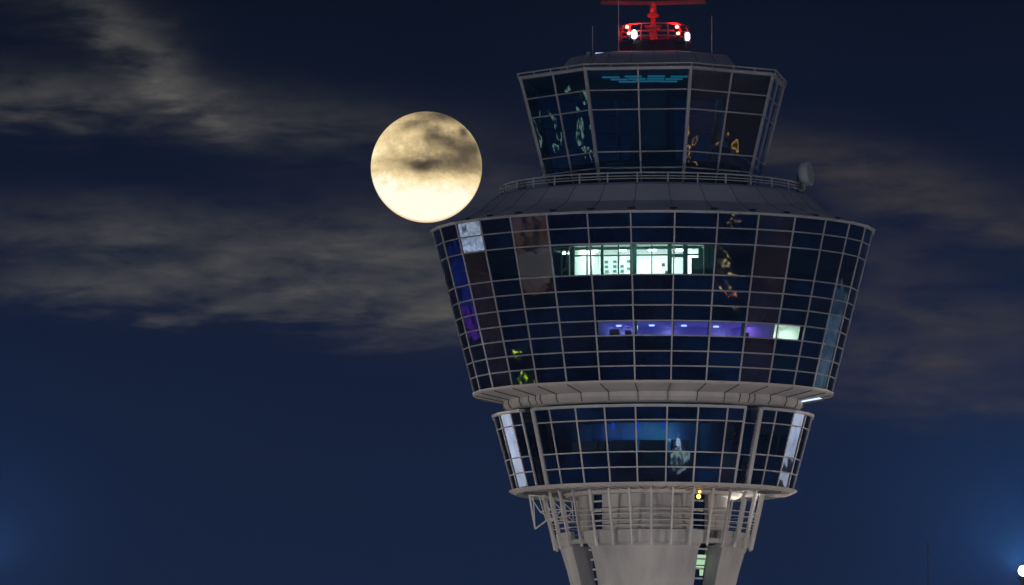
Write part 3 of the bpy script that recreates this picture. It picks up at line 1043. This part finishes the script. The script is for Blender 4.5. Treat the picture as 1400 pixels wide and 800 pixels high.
building((-89, 452), 12, 20, 15, 'greywall', 'beige block with brown louvres mirrored left of the lit office', [(-5, 5, 13.95, 15.9, 'lit_beige'), (-5, 5, 16, 18.9, 'lit_brown'), (-5, 5, 13.0, 13.9, 'lit_brown')])
building((105, 458), 34, 37, 15, 'brownwall', 'tall brown sodium lit block mirrored in the right hand panes', [], [(-8, 15, 6, 1250, (1, .60, .34)), (-8, 30, 8, 330, (1, .50, .22)), (6, 30, 8, 300, (1, .45, .16)), (6, 15, 6, 1100, (1, .60, .34))])
def lights(name, mat, pts):  # unseen glowing blobs, added to be mirrored in the panes
    bm = bmesh.new()
    for (x, y, z, rx, rz) in pts:
        b = bmesh.new(); bmesh.ops.create_uvsphere(b, u_segments=8, v_segments=6, radius=1)
        for v in b.verts: v.co = Vector((x + v.co.x * rx, y + v.co.y * rx, z + v.co.z * rz))
        me = bpy.data.meshes.new('tmp'); b.to_mesh(me); b.free(); bm.from_mesh(me); bpy.data.meshes.remove(me)
    o = obj(name, bm, mat)
    o['kind'] = 'stuff'
glow('far_amber', (1, .68, .22), 14); glow('far_red', (1, .10, .04), 25); glow('far_green', (.75, 1, .03), 30); glow('far_pale', (.62, 1, .58), 2.6); glow('far_orange', (1, .42, .04), 10); glow('far_white', (.75, 1, .9), 9)
rg = random.Random(3)
lights('airport_lights_amber', 'far_amber', [(66 + rg.uniform(-1.4, 1.4), 430 + rg.uniform(-1, 1), z, .07, .07) for z in (20.6, 20.3, 20.5, 18.9, 18.8, 15.0, 14.9, 15.2)] + [(65.5, 430, 17.5, .12, .34), (66.3, 430, 16.0, .2, .16), (65.1, 430, 16.6, .10, .2), (66.0, 430, 18.2, .08, .1)] + [(40, 446, 6, .15, .2), (-48, 447, 12, .12, .12)])
lights('airport_lights_red', 'far_red', [(66 + d, 429 + d, 15.2, .08, .08) for d in (-.9, -.2, .6, 1.1)])
lights('airport_lights_green', 'far_green', [(-89 + rg.uniform(-2, 2), 491 + rg.uniform(-1.6, 1.6), z, .08, .08) for z in (17.4, 17.1, 16.9, 15.4, 15.2, 15.3, 15.5, 14.1, 14.2, 14.0, 14.3)])
lights('airport_lights_pale', 'far_pale', [(-140, 526, 26.5, .45, 1.1), (-139, 524.5, 25, .25, 1.6), (-141, 531, 26.2, .3, 1.3), (-139, 533, 24.5, .2, .9), (-140, 526, 23.2, .15, .25)])
lights('airport_lights_orange', 'far_orange', [(85, 470, 32.4, .12, .9), (84, 473, 33.4, .10, .6), (86, 467, 32.0, .10, .7), (85, 465, 30.8, .08, .4), (85, 471, 31.2, .08, .5)])
lights('airport_lights_white', 'far_white', [(33, 425, 6.2, .3, .2), (33.3, 425, 5.7, .07, .35), (32.8, 425, 5.6, .06, .3), (33.1, 425, 5.5, .05, .3), (33.2, 425, 7.2, .08, .2)])

rp_ = random.Random(11)  # random unseen glowing dots added so the panes sparkle
for nmx, mt, cnt in (('apron_light_field_white', 'far_cool', 110), ('apron_light_field_amber', 'far_orange', 70), ('apron_light_field_green', 'far_green', 26)):
    if mt == 'far_cool': glow('far_cool', (.7, .85, 1), 9)
    pts = []
    for _ in range(cnt):
        a = rp_.uniform(-pi, pi); d = rp_.uniform(66, 210)
        x, y = TX + d * sin(a), TY - d * cos(a)
        if y < 370 or abs(x) > 250: continue
        pts.append((x, y, rp_.choice([.4, .4, .5, 3, 6, 9]), .11, .11))
    lights(nmx, mt, pts)

# thin haze added so the floodlights glow: one closed box round camera, ground and everything built
bm = bmesh.new()
bmesh.ops.create_cube(bm, size=1)
bmesh.ops.scale(bm, vec=(60000, 60000, 66), verts=bm.verts)
for v in bm.verts: v.co.z += 32
me = bpy.data.meshes.new('haze'); bm.to_mesh(me); bm.free()
m, nt, out = nm('haze')
pv = N(nt, 'ShaderNodeVolumePrincipled')
pv.inputs['Density'].default_value = .00005
pv.inputs['Color'].default_value = (.85, .9, 1, 1)
nt.links.new(pv.outputs[0], out.inputs['Volume'])
me.materials.append(m)
hz = bpy.data.objects.new('haze', me); C.objects.link(hz); hz['kind'] = 'stuff'

# distant thin mast at the right
pm = at(1268.5, 739, 900)
bm = bmesh.new(); tube(bm, Vector((0, 0, 0)), Vector((0, 0, pm.z * .75)), .16, .09, n=8); tube(bm, Vector((0, 0, pm.z * .75)), Vector((0, 0, pm.z)), .05, .04, n=6)
bx = bm
o = obj('distant_mast', bm, 'steel'); o.location = (pm.x, pm.y, 0)
tag(o, 'thin far antenna mast left of the lower right floodlight', 'mast')

# ------------------------------------------------------------------ moon
MD = 20000.0
mp_ = at(583, 228.5, MD)
mr = (mp_ - CAM).length * 76 / F
bm = bmesh.new(); bmesh.ops.create_uvsphere(bm, u_segments=96, v_segments=64, radius=mr)
m, nt, out = nm('moon')
tc = N(nt, 'ShaderNodeTexCoord')
sp = N(nt, 'ShaderNodeSeparateXYZ')
mpn = N(nt, 'ShaderNodeMapping'); mpn.inputs['Scale'].default_value = (1 / mr,) * 3
nt.links.new(tc.outputs['Object'], mpn.inputs[0]); nt.links.new(mpn.outputs[0], sp.inputs[0])

class E:      # tiny expression builder over Math nodes
    nt = None
    def __init__(s, v): s.v = v
    @staticmethod
    def op(o, *a, clamp=False):
        n = E.nt.nodes.new('ShaderNodeMath'); n.operation = o; n.use_clamp = clamp
        for i, x in enumerate(a):
            if isinstance(x, E): E.nt.links.new(x.v, n.inputs[i])
            else: n.inputs[i].default_value = x
        return E(n.outputs[0])
    def __add__(s, o): return E.op('ADD', s, o)
    __radd__ = __add__
    def __sub__(s, o): return E.op('SUBTRACT', s, o)
    def __rsub__(s, o): return E.op('SUBTRACT', o, s)
    def __mul__(s, o): return E.op('MULTIPLY', s, o)
    __rmul__ = __mul__
    def __truediv__(s, o): return E.op('DIVIDE', s, o)
def eclamp(x): return E.op('ADD', x, 0.0, clamp=True)
def gauss(u, v, cu, cv, su, sv, ang=0.0, p=1.0):
    c, s_ = cos(radians(ang)), sin(radians(ang))
    du, dv = u - cu, v - cv
    a = (du * c + dv * s_) / su
    b = (dv * c - du * s_) / sv
    return E.op('EXPONENT', (a * a + b * b) * -1.0)
def noise(vec, scale, detail=6, rough=.55, dist=0.0):
    n = E.nt.nodes.new('ShaderNodeTexNoise')
    n.inputs['Scale'].default_value = scale; n.inputs['Detail'].default_value = detail
    n.inputs['Roughness'].default_value = rough; n.inputs['Distortion'].default_value = dist
    E.nt.links.new(vec, n.inputs['Vector'])
    return E(n.outputs[0])
def combine(a, b, c=0.0):
    n = E.nt.nodes.new('ShaderNodeCombineXYZ')
    for i, x in enumerate((a, b, c)):
        if isinstance(x, E): E.nt.links.new(x.v, n.inputs[i])
        else: n.inputs[i].default_value = x
    return n.outputs[0]
E.nt = nt
u, v = E(sp.outputs[0]), E(sp.outputs[2])
w1 = noise(combine(u, v), 2.2, 6, .58) - .5
w2 = noise(combine(u * .8, v * 1.9, 3.1), 2.2, 8, .62) - .5
w3 = noise(combine(u, v, 7.0), 7.0, 6, .6) - .5
w4 = noise(combine(u, v, 11.0), 3.6, 8, .66) - .5
uu, vv = u + w1 * .30 + w4 * .16, v + w2 * .22 + w4 * .14
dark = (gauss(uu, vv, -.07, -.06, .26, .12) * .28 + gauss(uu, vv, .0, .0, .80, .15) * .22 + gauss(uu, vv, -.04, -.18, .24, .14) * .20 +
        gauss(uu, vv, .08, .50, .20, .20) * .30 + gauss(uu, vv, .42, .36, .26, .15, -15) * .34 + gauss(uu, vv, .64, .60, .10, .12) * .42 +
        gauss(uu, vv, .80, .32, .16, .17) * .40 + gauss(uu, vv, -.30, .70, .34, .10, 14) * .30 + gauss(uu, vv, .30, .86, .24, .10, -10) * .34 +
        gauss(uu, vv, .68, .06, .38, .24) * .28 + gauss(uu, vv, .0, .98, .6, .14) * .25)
bright = eclamp((v * -1.0 - .14 + w2 * .30 + w4 * .32) * 2.1)  # cloud dimming and overexposed lower part are put into the moon's own brightness
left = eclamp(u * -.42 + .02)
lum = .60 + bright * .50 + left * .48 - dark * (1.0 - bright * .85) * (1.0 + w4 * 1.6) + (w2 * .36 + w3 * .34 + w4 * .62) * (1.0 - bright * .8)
ramp = nt.nodes.new('ShaderNodeValToRGB')
nt.links.new(lum.v, ramp.inputs[0])
cr = ramp.color_ramp
cr.elements[0].position = 0.02; cr.elements[0].color = (.060, .048, .030, 1)
cr.elements[1].position = 1.0; cr.elements[1].color = (1.0, .97, .78, 1)
for pos, col in ((.22, (.13, .10, .062, 1)), (.42, (.31, .235, .125, 1)), (.62, (.60, .455, .235, 1)), (.82, (.90, .71, .38, 1)), (.94, (1, .89, .60, 1))):
    e_ = cr.elements.new(pos); e_.color = col
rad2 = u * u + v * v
limb = eclamp((rad2 - .955) * 18.0) * eclamp(.25 - v * .75)  # orange cast of the air painted onto the lower rim
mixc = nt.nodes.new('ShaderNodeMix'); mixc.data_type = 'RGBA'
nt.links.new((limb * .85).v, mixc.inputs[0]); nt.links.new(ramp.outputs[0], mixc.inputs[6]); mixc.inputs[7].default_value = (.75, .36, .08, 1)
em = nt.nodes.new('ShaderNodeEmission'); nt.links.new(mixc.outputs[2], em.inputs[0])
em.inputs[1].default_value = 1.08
nt.links.new(em.outputs[0], out.inputs[0])
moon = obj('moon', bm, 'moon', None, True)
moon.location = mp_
dirm = (mp_ - CAM)
moon.rotation_euler = (0, 0, -atan2(dirm.x, dirm.y))
tag(moon, 'bright full moon veiled by thin cloud, left of the tower', 'moon')

# ------------------------------------------------------------------ sky
world = bpy.data.worlds.new('World'); sc.world = world; world.use_nodes = True
nt = world.node_tree; nt.nodes.clear(); E.nt = nt
wo = nt.nodes.new('ShaderNodeOutputWorld')
tc = nt.nodes.new('ShaderNodeTexCoord'); sp = nt.nodes.new('ShaderNodeSeparateXYZ')
nt.links.new(tc.outputs['Generated'], sp.inputs[0])
dx, dy, dz = E(sp.outputs[0]), E(sp.outputs[1]), E(sp.outputs[2])
# azimuth and elevation in hundredths of ... : 1 unit = 100/12250 rad, origin at the view's middle column, elevation 0
azm = E.op('ARCTAN2', dx, dy) * 122.5
elv = E.op('ARCSINE', dz) * 122.5
U = azm                              # photo x = 700 + 100 U
V = elv - degrees(PITCH) * pi / 180 * 122.5      # photo y = 400 - 100 V
def X(px): return (px - 700) / 100
def Yv(py): return (400 - py) / 100
nA = noise(combine(U * .40, V * 1.2), 1.0, 10, .62, .2)
nB = noise(combine(U * .62, V * 3.0, 5.0), 1.0, 9, .60, .35)
nC = noise(combine(U * .28, V * .7, 9.0), 1.0, 6, .5, .2)
wu, wv = U + (nA - .5) * 2.2, V + (nB - .5) * .9
def gb(px, py, sx, sy, ang=0): return gauss(wu, wv, X(px), Yv(py), sx / 100, sy / 100, ang)
left_c = (gb(190, 60, 120, 34, -38) * .75 + gb(270, 140, 90, 26, -30) * .5 + gb(110, 130, 190, 36, -3) * .62 + gb(420, 165, 220, 36, -4) * .42
          + gb(60, 150, 120, 24, 0) * .35 + gb(60, 10, 160, 34, -10) * .22
          + gb(300, 330, 330, 42, -4) * .50 + gb(560, 340, 150, 58, -16) * .58 + gb(480, 395, 240, 26, -8) * .52
          + gb(180, 392, 230, 24, -2) * .60 + gb(330, 425, 190, 18, -4) * .55 + gb(560, 430, 160, 26, -6) * .5 + gb(180, 430, 90, 10, -6) * .35
          + gb(120, 320, 200, 40, 0) * .28 + gb(560, 460, 120, 22, 0) * .25 + gb(680, 260, 90, 60, 0) * .30 + gb(640, 420, 60, 40, 0) * .3)
right_c = (gb(1270, 250, 190, 40, -16) * .45 + gb(1230, 345, 150, 22, 4) * .30 + gb(1330, 300, 120, 26, -8) * .3 + gb(1260, 420, 230, 22, -2) * .5
           + gb(1250, 480, 240, 40, 0) * .55 + gb(1300, 540, 200, 34, 0) * .38 + gb(1110, 215, 150, 34, -12) * .30 + gb(1230, 380, 120, 16, 6) * .3 + gb(1180, 300, 60, 60, 0) * .2)
nD = noise(combine(U * 2.0, V * 4.6, 2.0), 1.0, 8, .6, .3)
mod = .10 + (nD - .5) * .75 + eclamp((nB - .38) * 2.8) * .56 + eclamp((nA - .35) * 2.5) * .50
dl = eclamp(left_c * mod * 1.15)
dr = eclamp(right_c * mod * 1.35)
# base gradient
t = eclamp((V + 4.0) / 8.0)
def mixrgb(f, a, b):
    n = nt.nodes.new('ShaderNodeMix'); n.data_type = 'RGBA'
    nt.links.new(f.v, n.inputs[0]) if isinstance(f, E) else setattr(n.inputs[0], 'default_value', f)
    for k, x in ((6, a), (7, b)):
        if isinstance(x, tuple): n.inputs[k].default_value = (*x, 1)
        else: nt.links.new(x, n.inputs[k])
    return n.outputs[2]
base = nt.nodes.new('ShaderNodeValToRGB'); nt.links.new(t.v, base.inputs[0])
cr = base.color_ramp
cr.elements[0].position = 0; cr.elements[0].color = (.0074, .0168, .052, 1)
cr.elements[1].position = 1; cr.elements[1].color = (.0020, .0040, .0115, 1)
for pos, col in ((.25, (.0064, .0135, .043, 1)), (.5, (.0050, .0098, .031, 1)), (.78, (.0028, .0056, .0180, 1))):
    e_ = cr.elements.new(pos); e_.color = col
c = base.outputs[0]
# blue glare of the corner floodlights, painted into the sky low on both sides
gr = gauss(U, V, X(1440), Yv(840), 2.0, 1.9); gl = gauss(U, V, X(-90), Yv(790), 1.6, 1.5)
c = mixrgb(eclamp(gr * .16), c, (.02, .11, .42))
c = mixrgb(eclamp(gl * .16), c, (.012, .07, .24))
c = mixrgb(eclamp(nC * .35), c, (.009, .012, .022))
c = mixrgb(dl, c, (.090, .087, .080))
c = mixrgb(dr, c, (.060, .050, .045))
c = mixrgb(eclamp((V - 20.0) * .03), c, (.052, .054, .074))  # brightness added to the unseen upper sky to light the roofs
bg = nt.nodes.new('ShaderNodeBackground'); nt.links.new(c, bg.inputs[0]); bg.inputs[1].default_value = 1.0
nt.links.new(bg.outputs[0], wo.inputs[0])

# moonlight
L = bpy.data.lights.new('moonlight', 'SUN'); L.energy = .02; L.angle = radians(.5); L.color = (1, .92, .78)
l = bpy.data.objects.new('moonlight', L); C.objects.link(l)
l.rotation_euler = (-dirm).to_track_quat('-Z', 'Y').to_euler()

# ------------------------------------------------------------------ render
sc.render.engine = 'CYCLES'
sc.view_settings.view_transform = 'Standard'
sc.view_settings.look = 'None'
sc.view_settings.exposure = 0
sc.view_settings.gamma = 1
sc.cycles.max_bounces = 8
sc.cycles.transparent_max_bounces = 16
sc.cycles.sample_clamp_indirect = 4
